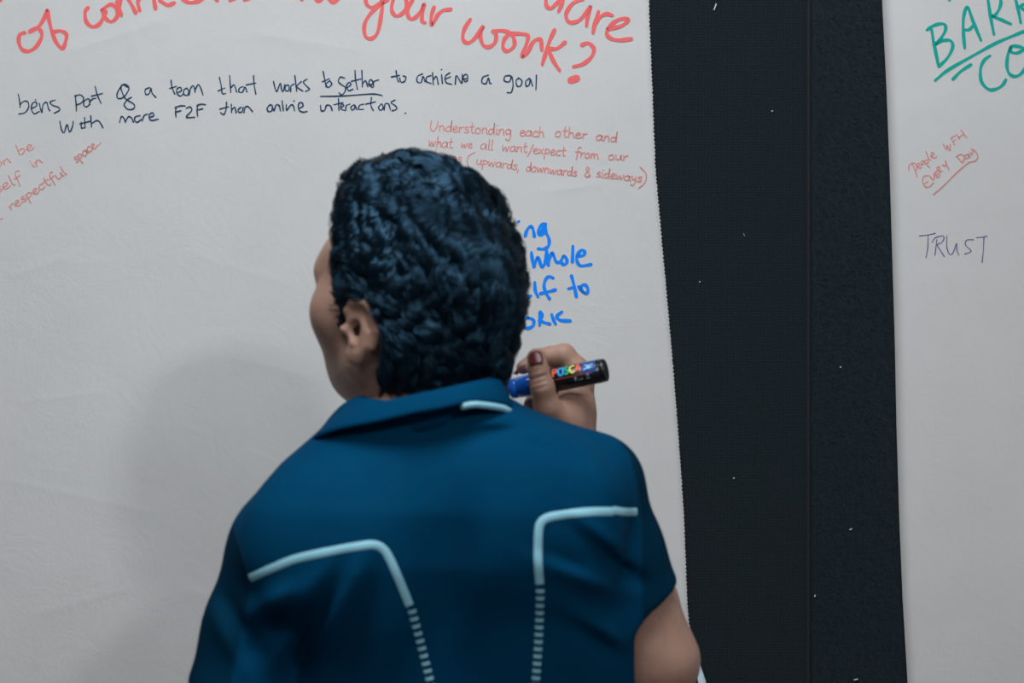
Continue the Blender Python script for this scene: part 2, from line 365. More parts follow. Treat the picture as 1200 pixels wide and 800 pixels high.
traced(I, [[(110,122),(75,180),(65,240),(95,265),(140,235),(190,162),(172,215),(187,275),(222,290),(260,265),(268,218),(247,195)],
           [(247,195),(300,190),(350,203),(375,235),(378,285),(335,315),(310,290),(320,240),(352,210)],
           [(350,207),(430,210),(463,225),(450,280),(427,345),(460,325),(492,262),(538,242),(547,308)],
           [(625,185),(592,260),(567,340),(550,395)], [(690,260),(640,298),(585,300)], [(585,300),(618,375),(655,432)],
           [(790,278),(830,266),(865,300),(850,350),(800,392),(742,410)],
           [(572,-10),(575,35),(600,55),(640,22),(682,-30)], [(682,-15),(668,30),(650,72)],
           [(800,-5),(735,25),(695,90),(715,138),(770,130),(818,80),(846,42),(828,100),(820,160)],
           [(893,75),(872,140),(860,202)], [(872,150),(900,110),(940,88),(978,97)],
           [(948,180),(1030,162),(1075,125),(1030,118),(975,150),(943,200),(965,235),(1020,248),(1095,240)]], 530, 0, 5.217, 4.5, (5, 6))
I.stroke([(668.5, 94.5), (676, 92)], 8.5, 0)
I.build(paper_a, I_red, 'large coral red heading in thick marker ending in work?')
# navy two-line note
I = Ink(); bw = 1.55
A_ = [  # origin (10, 80), 5 units a pixel; one list per word
 [[(62,155),(70,200),(72,232)],[(72,215),(95,195),(118,200),(122,232),(100,262),(65,270)],[(138,238),(168,222),(165,200),(145,208),(138,240),(155,268),(185,255)],[(163,187)],[(185,208),(192,240),(200,262)],[(200,262),(207,215),(228,202),(237,235),(247,252)],[(277,188),(248,200),(262,218),(298,232),(303,248),(272,265)]],
 [[(395,160),(400,205),(402,252)],[(393,166),(425,158),(445,180),(430,205),(402,218)],[(470,180),(448,195),(445,218),(462,228),(480,210),(478,185),(468,180)],[(478,190),(482,215)],[(480,200),(498,182),(515,178)],[(512,108),(525,160),(547,208)],[(490,166),(555,150)]],
 [[(830,115),(805,128),(808,155),(828,150),(838,120),(845,148),(868,173)]],
 [[(955,72),(962,115),(978,154)],[(948,120),(988,108)],[(990,145),(1015,135),(1012,115),(992,122),(990,148),(1010,165),(1030,150)],[(1050,118),(1030,130),(1032,155),(1050,160),(1060,138),(1048,118)],[(1062,160),(1070,120),(1088,106),(1097,142)],[(1096,128),(1115,98),(1130,120),(1143,160)]],
 [[(305,312),(315,360),(330,378),(347,332),(362,375),(378,345),(384,312)],[(430,318),(432,350),(446,350)],[(450,290),(453,350)],[(422,328),(482,312)],[(486,280),(491,346)],[(491,326),(520,308),(540,318),(558,350)]],
 [[(655,320),(665,286),(680,293),(690,318)],[(690,315),(706,286),(725,293),(736,318)],[(775,280),(750,285),(742,305),(760,318),(782,300)],[(786,312),(800,278),(820,270)],[(828,290),(855,280),(847,262),(828,278),(838,306),(882,300)]],
 [[(987,228),(982,255),(985,287)],[(978,232),(1010,222),(1038,222)],[(985,258),(1014,250)],[(1045,235),(1068,228),(1076,250),(1045,288),(1094,288)],[(1112,216),(1108,250),(1112,283)],[(1106,222),(1130,212),(1157,215)],[(1110,246),(1142,238)]]]
B_ = [  # origin (240, 70)
 [[(88,105),(98,150),(106,200),(125,200)],[(80,186),(120,168)],[(148,95),(152,150),(155,194)],[(155,168),(175,150),(190,192)],[(227,160),(205,170),(204,192),(225,190),(238,162),(250,192)],[(288,95),(292,150),(302,206)],[(245,150),(302,139)]],
 [[(405,130),(415,170),(425,188),(445,140),(452,175),(462,188),(472,148)],[(485,150),(472,165),(478,185),(495,180),(495,155),(483,150)],[(505,190),(508,157),(526,145)],[(530,95),(541,188)],[(568,130),(542,160),(577,186)],[(602,116),(580,133),(600,158),(616,175),(592,188)]],
 [[(695,70),(705,120),(713,162)],[(690,132),(732,114)],[(735,125),(712,145),(725,165),(746,145),(734,125)],[(822,110),(795,105),(785,130),(805,150),(826,165),(820,195),(800,208),(788,195)],[(838,165),(858,148),(848,135),(832,155),(845,183),(870,175)],[(882,65),(885,120),(896,176)],[(860,129),(916,115)],[(922,65),(925,162)],[(925,145),(943,125),(957,160)],[(962,142),(978,150),(986,130),(970,120),(962,145),(984,165)],[(990,160),(991,132),(1019,120)]],
 [[(1122,66),(1128,110),(1136,132)],[(1093,103),(1142,94)],[(1142,108),(1150,132),(1170,130),(1180,105),(1163,97)]],
 [[(130,250),(128,290),(115,322),(95,312)],[(90,291),(142,277)],[(158,262),(160,311)],[(160,296),(178,280),(187,312)],[(215,280),(198,295),(205,310),(222,305),(228,280)],[(232,312),(240,280),(258,277),(283,306)]],
 [[(385,265),(368,285),(375,305),(395,300),(398,272),(385,265)],[(398,272),(408,300),(420,268),(438,270),(446,300)],[(455,243),(463,300)],[(480,265),(482,297),(505,268),(520,270),(529,299)],[(525,243)],[(558,286),(578,272),(570,252),(552,262),(554,295),(575,308),(602,305)]],
 [[(680,270),(685,300),(705,297),(715,270),(738,272),(749,300)],[(785,230),(788,300)],[(758,266),(812,254)],[(798,286),(816,270),(802,264),(800,290),(822,300)],[(828,300),(830,272),(852,262)],[(877,265),(858,280),(865,298),(880,285),(880,268),(894,296)],[(932,262),(908,270),(905,292),(932,292)],[(978,223),(975,270),(989,301)],[(943,263),(1002,249)]],
 [[(1035,262),(1020,280),(1028,298),(1045,288),(1042,265),(1033,262)],[(1052,298),(1058,262),(1078,262),(1089,296)],[(1117,238),(1092,253),(1118,272),(1126,290),(1098,302)]]]
C_ = [  # origin (450, 70)
 [[(227,85),(198,100),(195,130),(218,135),(230,100),(242,132)],[(277,95),(250,105),(250,130),(277,141)],[(285,78),(290,149)],[(290,120),(308,100),(319,147)],[(338,90),(343,142)],[(338,60)],[(387,78),(360,100),(365,135),(397,146)],[(362,114),(390,102)],[(418,147),(425,95),(456,140),(459,88)],[(462,116),(490,110),(485,88),(465,100),(475,130),(492,122)]],
 [[(612,92),(580,105),(574,135),(598,141),(612,108),(620,138),(630,142)]],
 [[(742,95),(710,98),(705,125),(735,130),(748,100),(756,150),(746,192),(722,194)],[(790,108),(774,125),(780,155),(800,155),(808,125),(788,108)],[(852,110),(830,130),(835,158),(852,145),(858,115),(871,157)],[(893,92),(890,178)]]]
for L_, ox_, oy_ in ((A_, 10, 80), (B_, 240, 70), (C_, 450, 70)):
    for w_ in L_: traced(I, w_, ox_, oy_, 5, 1.55)
traced(I, [[(702,112),(672,100),(642,148),(646,178),(680,170),(710,122),(690,97),(666,104),(666,132),(690,180),(740,214),(735,240),(702,241),(682,215),(702,186),(725,172)]], 10, 80, 5, bw)
I.cut(); I.stroke([(376, 113.3), (400, 113), (430, 110.8), (441, 110.8), (448, 112.4)], bw); I.cut(); I.stroke([(475.3, 133)], 1.8)
I.build(paper_a, I_navy, 'navy two-line handwritten note with one word underlined')
# thin red three-line note
I = Ink(); rw = 1.25
for a in [('Understonding', 504, 153.5, 600, 159, 7), ('each', 609, 159, 638, 161, 6.5), ('other', 650, 160, 688, 163, 6.5), ('and', 698, 164, 723, 167, 6.5),
          ('what', 502, 171, 531, 174, 6.5), ('we', 540, 173, 554, 174, 5.5), ('all', 563, 175, 578, 176.5, 6.5), ('want/expect', 588, 176.5, 663, 183.5, 6.3), ('from', 674, 184, 702, 186.5, 6.2), ('our', 712, 187, 736, 188.5, 6.2),
          ('teams', 507, 186, 541, 191, 6.3), ('(', 546, 191, 553, 192, 8), ('upwards,', 558, 192.5, 609, 200, 6), ('downwards', 616, 200.5, 676, 207, 6), ('&', 684, 207, 692, 207.5, 7), ('sideways', 698, 207.5, 752, 213.5, 6)]:
    word(I, *a, rw, .02)
I.cut(); I.stroke([(750, 196), (756.5, 203), (756, 213), (748, 221)], rw)
I.build(paper_a, I_redthin, 'thin red three-line note in brackets, right of the head')
# thin red note at the left edge
I = Ink()
for a in [('con', -12, 201, 15, 190, 6), ('be', 23, 182, 42, 174, 6.5), ('self', -3, 228, 29, 211, 7), ('in', 40, 198, 52, 190, 6), ('respectful', 14, 247, 80, 203, 6.2), ('space', 90, 191, 115, 172, 6.2)]:
    word(I, *a, rw, .0)
I.cut(); I.stroke([(115, 171.5), (119.5, 167)], .8); I.cut(); I.stroke([(-6, 259), (4, 256.5)], rw)
I.build(paper_a, I_redthin, 'thin red slanting note at the left side of the sheet')
# bright blue note beside the head
I = Ink()
traced(I, [[(88,112)], [(175,310),(205,220),(252,178),(283,220),(300,315)], [(450,140),(400,155),(358,220),(362,285),(402,288),(432,230),(448,150)], [(430,170),(400,230),(385,265)],
           [(445,150),(452,250),(490,330),(498,400),(478,450),(420,480),(350,475)],
           [(260,525),(272,620),(292,720)], [(292,720),(345,590),(400,722),(448,640),(462,500)], [(462,500),(488,700)], [(490,640),(540,530),(590,648),(645,655)],
           [(690,575),(658,640),(690,690),(735,655),(722,592),(690,575)], [(815,440),(808,655)], [(890,572),(955,562),(972,515),(930,495),(872,560),(870,640),(920,702),(1060,685)]], 600, 250, 11.43, 3.9, (4,))
traced(I, [[(195,355),(236,338)], [(285,170),(290,270),(325,350)], [(515,118),(470,97),(422,130),(400,220),(430,310),(470,378)], [(352,310),(440,290),(545,262)],
           [(742,85),(778,220),(805,352)], [(705,250),(760,232)], [(830,222),(890,290),(930,308),(950,260),(920,205),(872,210),(862,258),(900,300)],
           [(200,608),(142,650),(147,720),(200,742),(262,710),(268,642),(200,608)], [(350,540),(345,705)], [(355,535),(378,580),(340,645)], [(340,645),(400,668),(475,690)],
           [(495,570),(520,640),(545,692)], [(625,537),(560,592),(600,640),(730,650)]], 600, 315, 10.67, 3.9, (3,5))
# the hidden start of each line and the blue mark by the elbow
for a in [('br', 568, 277, 594, 277, 10), ('se', 570, 349, 612, 349, 10), ('w', 590, 381, 606, 381, 9)]: word(I, *a, 3.9)
I.cut(); I.stroke([(813, 789), (808, 800), (805, 815)], 4.5)
I.build(paper_a, I_blue, 'bright blue handwriting in thick marker right of the head')
# green heading on the right sheet
I = Ink()
traced(I, [[(232,-30),(232,8)], [(40,260),(75,250),(98,370),(140,572)], [(60,240),(130,212),(188,212),(198,260),(160,330),(112,385),(170,352),(238,350),(260,400),(220,490),(142,572)],
           [(362,415),(350,280),(352,150),(385,65),(430,180),(500,348)], [(362,260),(402,255),(440,215)],
           [(560,5),(582,150),(610,298)], [(570,-20),(640,-40),(668,10),(660,70),(625,130),(595,142),(670,172),(755,210)],
           [(795,0),(820,100),(838,198)], [(800,-20),(900,-30),(890,30),(835,60),(900,110),(960,150)],
           [(110,690),(220,600),(430,480),(620,375),(760,315),(880,268),(1060,215),(1250,150)], [(260,680),(330,610),(415,555)],
           [(575,480),(525,520),(495,600),(505,700),(560,762),(620,765),(680,732),(712,682)],
           [(760,402),(732,460),(720,560),(740,630),(790,655),(842,630),(882,570),(900,480),(870,420),(800,397),(755,403),(752,440),(800,457),(860,432)]], 1080, 0, 7.275, 3.8, (1,10,11,12))
I.build(paper_b, I_green, 'teal green capital letters with an underline')
I = Ink()
traced(I, [[(115,420),(150,490),(170,560)], [(85,490),(84,442),(120,411),(158,430),(165,475),(148,490)], [(178,448),(200,438),(182,412),(170,440),(195,470),(215,455)],
           [(218,430),(240,420),(232,390),(212,400),(218,430)], [(238,385),(270,430),(305,462)], [(245,392),(275,376),(286,408),(262,416)], [(260,290),(290,365),(312,380)],
           [(315,345),(345,320),(325,300),(315,340),(345,360),(375,345)], [(440,215),(475,275),(480,230),(510,285),(515,215)], [(522,150),(560,225)], [(518,155),(560,128)], [(540,190),(568,172)],
           [(578,112),(612,165)], [(625,70),(685,150)], [(600,148),(655,108)],
           [(290,540),(242,550),(226,600),(245,648),(290,660),(340,615)], [(240,630),(282,600)], [(300,550),(340,588),(345,520)], [(350,515),(380,562),(405,538)], [(350,515),(378,490)], [(365,540),(390,520)],
           [(372,460),(410,520)], [(372,460),(402,450),(400,488),(432,495)], [(432,430),(462,440),(470,395)], [(460,388),(500,482)], [(578,340),(640,410)], [(570,345),(622,320),(660,350),(640,410)],
           [(690,320),(665,335),(680,365),(705,345),(700,320),(722,350)], [(715,300),(740,320),(747,272)],
           [(730,265),(770,285),(800,340),(770,390),(700,410),(560,530),(440,650),(335,740)]], 1055, 145, 8.89, 1.3, (8,15,25,28))
I.build(paper_b, I_redthin, 'thin red slanting note with a long underline')
I = Ink()
traced(I, [[(165,166),(260,155),(355,135)], [(270,160),(266,300),(245,425)], [(372,210),(360,300),(350,395)], [(315,242),(350,190),(430,165),(456,190),(430,240),(377,270),(410,330),(460,408)],
           [(490,165),(490,300),(522,380),(562,360),(602,250),(605,330),(630,390)], [(800,210),(722,215),(706,270),(770,335),(750,360),(695,378)], [(835,185),(900,180),(960,168)], [(922,180),(915,330),(900,480)]], 1060, 260, 10, 1.2)
I.build(paper_b, I_purple, 'small purple word TRUST')

# ---------------------------------------------------------------- signed distance modelling
def sph(P, c, r): return np.linalg.norm(P - c, axis=-1) - r
def rc(P, a, b, ra, rb):
    a = np.asarray(a, float); b = np.asarray(b, float); d = b - a; t = np.clip(((P - a) @ d) / (d @ d), 0, 1)
    return np.linalg.norm(P - a - t[:, None] * d, axis=-1) - (ra + (rb - ra) * t)
def ell(P, c, r, R=None):
    q = P - np.asarray(c, float)
    if R is not None: q = q @ R
    r = np.asarray(r, float); k0 = np.linalg.norm(q / r, axis=-1); k1 = np.linalg.norm(q / r ** 2, axis=-1) + 1e-9
    return k0 * (k0 - 1) / k1
def smin(a, b, k):
    h = np.clip(.5 + .5 * (b - a) / k, 0, 1); return b + (a - b) * h - k * h * (1 - h)
def smax(a, b, k): return -smin(-a, -b, k)
def chain(P, pts, k=.004):
    d = None
    for (a, ra), (b, rb) in zip(pts[:-1], pts[1:]):
        e = rc(P, a, b, ra, rb); d = e if d is None else smin(d, e, k)
    return d
def nets(f, lo, hi, h, block=8):
    lo = np.asarray(lo, float); n = (np.ceil((np.asarray(hi) - lo) / (h * block)).astype(int)) * block + 1
    nb = (n - 1) // block; S = h * block
    g = np.stack(np.meshgrid(*[lo[i] + (np.arange(nb[i]) + .5) * S for i in range(3)], indexing='ij'), -1).reshape(-1, 3)
    db = f(g).reshape(nb); act = np.abs(db) < S * 1.35
    D = np.repeat(np.repeat(np.repeat(np.where(db < 0, -1., 1.).astype(np.float32), block, 0), block, 1), block, 2)
    D = np.pad(D, ((0, 1),) * 3, mode='edge'); mk = np.zeros(D.shape, bool)
    for i, j, k in np.argwhere(act): mk[i*block:(i+1)*block+1, j*block:(j+1)*block+1, k*block:(k+1)*block+1] = True
    ii = np.argwhere(mk); vals = np.empty(len(ii), np.float32)
    for s in range(0, len(ii), 400000): vals[s:s+400000] = f(lo + ii[s:s+400000] * h)
    D[mk] = vals; IN = D < 0
    # cells with a sign change
    c = [IN[a:a-1 or None, b:b-1 or None, e:e-1 or None] for a in (0, 1) for b in (0, 1) for e in (0, 1)]
    sm_ = sum(x.astype(np.int8) for x in c); cell = (sm_ > 0) & (sm_ < 8); ci = np.argwhere(cell)
    idx = -np.ones(cell.shape, np.int64); idx[cell] = np.arange(len(ci))
    acc = np.zeros((len(ci), 3)); cnt = np.zeros(len(ci))
    for ax in range(3):
        o = [b for b in range(3) if b != ax]
        for u in (0, 1):
            for v in (0, 1):
                off = np.zeros(3, int); off[o[0]] = u; off[o[1]] = v; a = ci + off; b = a.copy(); b[:, ax] += 1
                da = D[tuple(a.T)]; dbb = D[tuple(b.T)]; m = (da < 0) != (dbb < 0)
                t = np.where(m, da / np.where(m, da - dbb, 1), 0); p = a.astype(float); p[:, ax] += t
                acc[m] += p[m]; cnt[m] += 1
    V = lo + acc / cnt[:, None] * h; Q = []
    for ax in range(3):
        o1, o2 = [(1, 2), (2, 0), (0, 1)][ax]
        sl = [slice(None)] * 3; sl2 = list(sl); sl[ax] = slice(0, -1); sl2[ax] = slice(1, None)
        A = IN[tuple(sl)]; B = IN[tuple(sl2)]; e = np.argwhere(A != B)
        e = e[(e[:, o1] > 0) & (e[:, o2] > 0) & (e[:, o1] < cell.shape[o1]) & (e[:, o2] < cell.shape[o2])]
        fl = A[tuple(e.T)]; q = []
        for du, dv in ((1, 1), (0, 1), (0, 0), (1, 0)):
            x = e.copy(); x[:, o1] -= du; x[:, o2] -= dv; q.append(idx[tuple(x.T)])
        q = np.stack(q, -1); q[~fl] = q[~fl][:, ::-1]; Q.append(q)
    Q = np.concatenate(Q); Q = Q[(Q >= 0).all(1)]
    return V, Q
def weld_relax(V, Q, it=1):
    n = len(V)
    for _ in range(it):
        S = np.zeros_like(V); c = np.zeros(n)
        for a in range(4):
            b = (a + 1) % 4; np.add.at(S, Q[:, a], V[Q[:, b]]); np.add.at(c, Q[:, a], 1); np.add.at(S, Q[:, b], V[Q[:, a]]); np.add.at(c, Q[:, b], 1)
        V = V * .5 + .5 * S / np.maximum(c, 1)[:, None]
    return V

# ---------------------------------------------------------------- the person: joints
person = empty('person', (-.08, -.48, 0))
prop(person, 'person seen from behind in a navy blue polo shirt holding a marker', 'person')
TH, PI_, RO = math.radians(51), math.radians(12), math.radians(0)
HO = np.array([-.094, -.462, 1.452])
f0 = np.array([-math.sin(TH), math.cos(TH), 0]); r0 = np.array([math.cos(TH), math.sin(TH), 0]); u0 = np.array([0, 0, 1.])
hf = f0 * math.cos(PI_) + u0 * math.sin(PI_); hu = u0 * math.cos(PI_) - f0 * math.sin(PI_); hr = r0
hr, hu = hr * math.cos(RO) - hu * math.sin(RO), hu * math.cos(RO) + hr * math.sin(RO)
HR = np.stack([hr, hf, hu], -1)                       # world = HO + HR @ local
_p = math.radians(9)
HH = np.stack([r0, f0 * math.cos(_p) + u0 * math.sin(_p), u0 * math.cos(_p) - f0 * math.sin(_p)], -1)   # frame of the hairdo
H2L = HH.T @ HR
def tohair(P): return (P - HO) @ HH
def tolocal(P): return (P - HO) @ HR
def toworld(L): return HO + np.asarray(L, float) @ HR.T

def head_sdf(L):
    X = np.abs(L[:, 0]); S = np.stack([X, L[:, 1], L[:, 2]], -1)     # mirrored
    d = ell(L, (0, .004, .046), (.066, .080, .074))
    d = smin(d, ell(L, (0, .044, -.008), (.058, .047, .064)), .03)
    d = smin(d, ell(L, (0, .060, .052), (.060, .042, .038)), .025)
    d = smin(d, rc(S, (.050, .010, -.034), (.012, .056, -.058), .017, .014), .028)
    d = smin(d, sph(S, (.048, .048, .004), .027), .026)
    d = smin(d, sph(S, (.053, .045, .010), .017), .02)
    d = smin(d, sph(L, (0, .062, -.063), .014), .018)
    d = smin(d, rc(S, (.010, .090, .040), (.045, .076, .040), .012, .011), .014)
    d = smax(d, -sph(S, (.031, .103, .018), .017), .014)
    d = smin(d, ell(S, (.031, .080, .018), (.0145, .011, .010)), .004)
    d = smin(d, rc(L, (0, .092, .022), (0, .102, -.012), .007, .010), .01)
    d = smin(d, sph(S, (.011, .092, -.016), .008), .007)
    d = smin(d, ell(L, (0, .084, -.038), (.024, .009, .0055)), .006)
    d = smin(d, ell(L, (0, .081, -.047), (.020, .009, .0065)), .005)
    # ears
    E = (S - np.array([.0775, -.006, -.001])) / np.array([1.0, 1.28, .86])
    hel = [((.001, .006, .006), .0032), ((.004, .011, .018), .0034), ((.006, .006, .029), .0036), ((.007, -.006, .032), .0038), ((.006, -.016, .024), .0038), ((.004, -.019, .006), .0036), ((.003, -.014, -.012), .0036), ((.003, -.004, -.022), .0045)]
    e = chain(E, [(np.array(p), r) for p, r in hel], .003)
    e = smin(e, ell(E, (.003, -.001, -.026), (.0050, .0085, .0105)), .005)
    e = smin(e, ell(E, (.003, -.005, .004), (.004, .016, .027)), .005)
    e = smin(e, rc(E, (.0045, -.008, -.012), (.005, -.009, .014), .003, .0028), .003)
    e = smin(e, sph(E, (.004, .011, -.002), .0048), .004)
    e = smin(e, sph(E, (.006, -.001, -.014), .0035), .004)
    e = smax(e, -ell(E, (.008, .001, .001), (.0095, .0062, .0105)), .002)
    e = smax(e, -rc(E, (.0085, -.004, .024), (.007, -.0135, .006), .0028, .0022), .002)
    return smin(d, e, .004)

# arm joints
SHL = PX(337, 652, -.49); ELL = PX(268, 880, -.505); WRL = ELL + np.array([.03, .05, -.245])
SHR = PX(692, 572, -.475); ELR = np.array([.135, -.45, 1.138]); WRR = PX(672, 545, -.338)
def hand_R(P):
    d = chain(P, [(WRR, .0225), (PX(670, 508, -.340), .0215), (PX(673, 482, -.335), .0195), (PX(675, 460, -.329), .0165)], .012)
    d = smin(d, ell(P, PX(662, 488, -.358), (.020, .015, .021)), .012)       # thenar
    d = smin(d, sph(P, PX(678, 468, -.320), .0140), .01)
    th = chain(P, [(PX(664, 500, -.362), .0150), (PX(641, 477, -.381), .0128), (PX(635.5, 453, -.388), .0115), (PX(631, 434, -.387), .0101), (PX(628.5, 419, -.383), .0094)], .004)
    d = smin(d, th, .009)
    ix = chain(P, [(PX(682, 450, -.328), .0128), (PX(675, 432, -.326), .0122), (PX(661, 415.5, -.327), .0108), (PX(646, 417, -.332), .0098), (PX(631, 419, -.338), .0087), (PX(613, 430.5, -.343), .0070)], .004)
    mi = chain(P, [(PX(681, 462, -.316), .0122), (PX(658, 432, -.306), .0110), (PX(638, 448, -.318), .0092), (PX(622, 474, -.338), .0075)], .004)
    ri = chain(P, [(PX(679, 474, -.314), .0118), (PX(660, 458, -.295), .0100), (PX(645, 474, -.306), .0085), (PX(641, 487, -.326), .0072)], .004)
    pk = chain(P, [(PX(678, 486, -.318), .0105), (PX(666, 480, -.298), .0085), (PX(654, 490, -.303), .0075), (PX(651, 497, -.320), .0065)], .004)
    d = smin(d, ix, .004); d = smin(d, mi, .003)
    fr = smin(ri, pk, .0015); d = smin(d, fr, .003)
    # creases across the thumb joint
    for (cx, cy, s) in ((633, 448, .0019), (632, 442, .0019), (634, 454, .0016), (630, 434, .0014)):
        c = PX(cx, cy, -.398); q = P - c; ax = np.array([.94, 0, .34])
        d = d + s * np.exp(-((q @ np.array([-.3, 0, .95])) / .0014) ** 2) * np.exp(-((q @ ax) / .008) ** 2) * (np.abs(q[:, 1]) < .012)
    return d
def hand_L(P):
    w_ = WRL; d = ell(P, w_ + np.array([0, .006, -.05]), (.016, .038, .045)); d = smin(d, sph(P, w_, .024), .02)
    for i, (dy, L) in enumerate(((.032, .072), (.011, .080), (-.010, .074), (-.029, .058))):
        b = w_ + np.array([0, .006 + dy, -.085]); m = b + np.array([.004, .002, -L * .52]); e = m + np.array([.016, .002, -L * .45])
        d = smin(d, chain(P, [(b, .0098), (m, .0088), (e, .0070)], .003), .003)
    b = w_ + np.array([.005, .036, -.03]); m = b + np.array([.012, .024, -.035]); e = m + np.array([.006, .008, -.03])
    return smin(d, chain(P, [(b, .0125), (m, .0105), (e, .0085)], .004), .008)
def arm_sdf(P):
    bR = SHR * .45 + ELR * .55
    d = chain(P, [(SHR, .028), (bR, .034), (ELR, .0395)], .01)
    fr = ELR * .72 + WRR * .28
    d = smin(d, chain(P, [(ELR, .0395), (fr, .041), (WRR, .0225)], .02), .015)
    bL = SHL * .5 + ELL * .5
    d2 = chain(P, [(SHL, .032), (bL, .034), (ELL, .036)], .01)
    d2 = smin(d2, chain(P, [(ELL, .036), (ELL * .7 + WRL * .3, .036), (WRL, .0235)], .02), .012)
    return np.minimum(smin(d, hand_R(P), .012), smin(d2, hand_L(P), .01))
NB = np.array([-.082, -.505, 1.34])
def body_sdf(P):
    d = head_sdf(tolocal(P))
    nk = rc(P, NB + np.array([0, .02, -.01]), toworld((0, -.028, -.03)), .046, .052)
    nk = smin(nk, rc(P, NB + np.array([-.005, .05, 0]), toworld((0, .02, -.05)), .045, .040), .03)
    d = smin(d, nk, .022)
    ch = rc(P, SHL * .8 + SHR * .2 + np.array([0, .0, -.01]), SHR * .8 + SHL * .2 + np.array([0, 0, -.02]), .038, .038)
    ch = smin(ch, rc(P, NB, np.array([-.085, -.475, 1.2]), .055, .075), .05)
    d = smin(d, ch, .03)
    return smin(d, arm_sdf(P), .01)
V, Q = nets(body_sdf, (-.36, -.62, .56), (.24, -.24, 1.64), .0015)
V = weld_relax(V, Q, 1)
body = mesh_obj('body', V, Q, M_skin, person); body['label'] = 'brown skinned head, neck, arms and hands'
BV_body = BVHTree.FromPolygons([Vector(v) for v in V], Q.tolist())
print('body', len(V))

# ---------------------------------------------------------------- hair
def hair_vol(L):
    d = ell(L, (0, -.003, .059), (.078, .089, .087))
    d = smin(d, ell(L, (0, -.035, .012), (.068, .052, .070)), .028)
    d = smin(d, ell(L, (0, .030, .108), (.055, .046, .038)), .028)      # volume over the forehead
    d = smin(d, ell(L, (0, -.040, -.030), (.056, .040, .046)), .02)    # nape
    return d
def hair_keep(L):
    """negative where hair may be"""
    x = np.abs(L[:, 0]); y = L[:, 1]; z = L[:, 2]
    face = y - np.interp(z, [-.12, -.06, -.035, -.012, .005, .03, .055, .080, .1, .2], [-.05, -.03, -.022, .018, .036, .049, .049, .049, .060, .10])
    ear = -(np.hypot((y + .010) / .027, (z + .001) / .032) - 1) * .026
    ear = np.where((x > .05) & (z < .05), ear, -1.)
    nape = -(z + .070 - np.clip((y + .03) * .3, 0, .03))
    return np.maximum(np.maximum(face, ear), nape)
def lump(L):
    s = np.zeros(len(L))
    for i in range(26):
        k = LK[i]; s += np.sin(L @ k + LP[i]) / 26
    return s
LK = rng.normal(0, 1, (26, 3)); LK = LK / np.linalg.norm(LK, axis=1)[:, None] * rng.uniform(110, 260, 26)[:, None]; LP = rng.uniform(0, 6.28, 26)
def cap_sdf(P):
    L = tohair(P); return smax(hair_vol(L) + .006 - .010 * lump(L), hair_keep(L @ H2L), .006)
Vc, Qc = nets(cap_sdf, HO + np.array([-.16, -.16, -.12]), HO + np.array([.16, .16, .20]), .0026)
def grad(fn, L, e=.0008):
    g = np.stack([fn(L + np.eye(3)[i] * e) - fn(L - np.eye(3)[i] * e) for i in range(3)], -1)
    return g / (np.linalg.norm(g, axis=-1, keepdims=True) + 1e-9)
def flow(p, k0):
    return np.stack([np.sin(p @ LK[k0 + i] * .20 + LP[k0 + i]) for i in range(3)], -1)
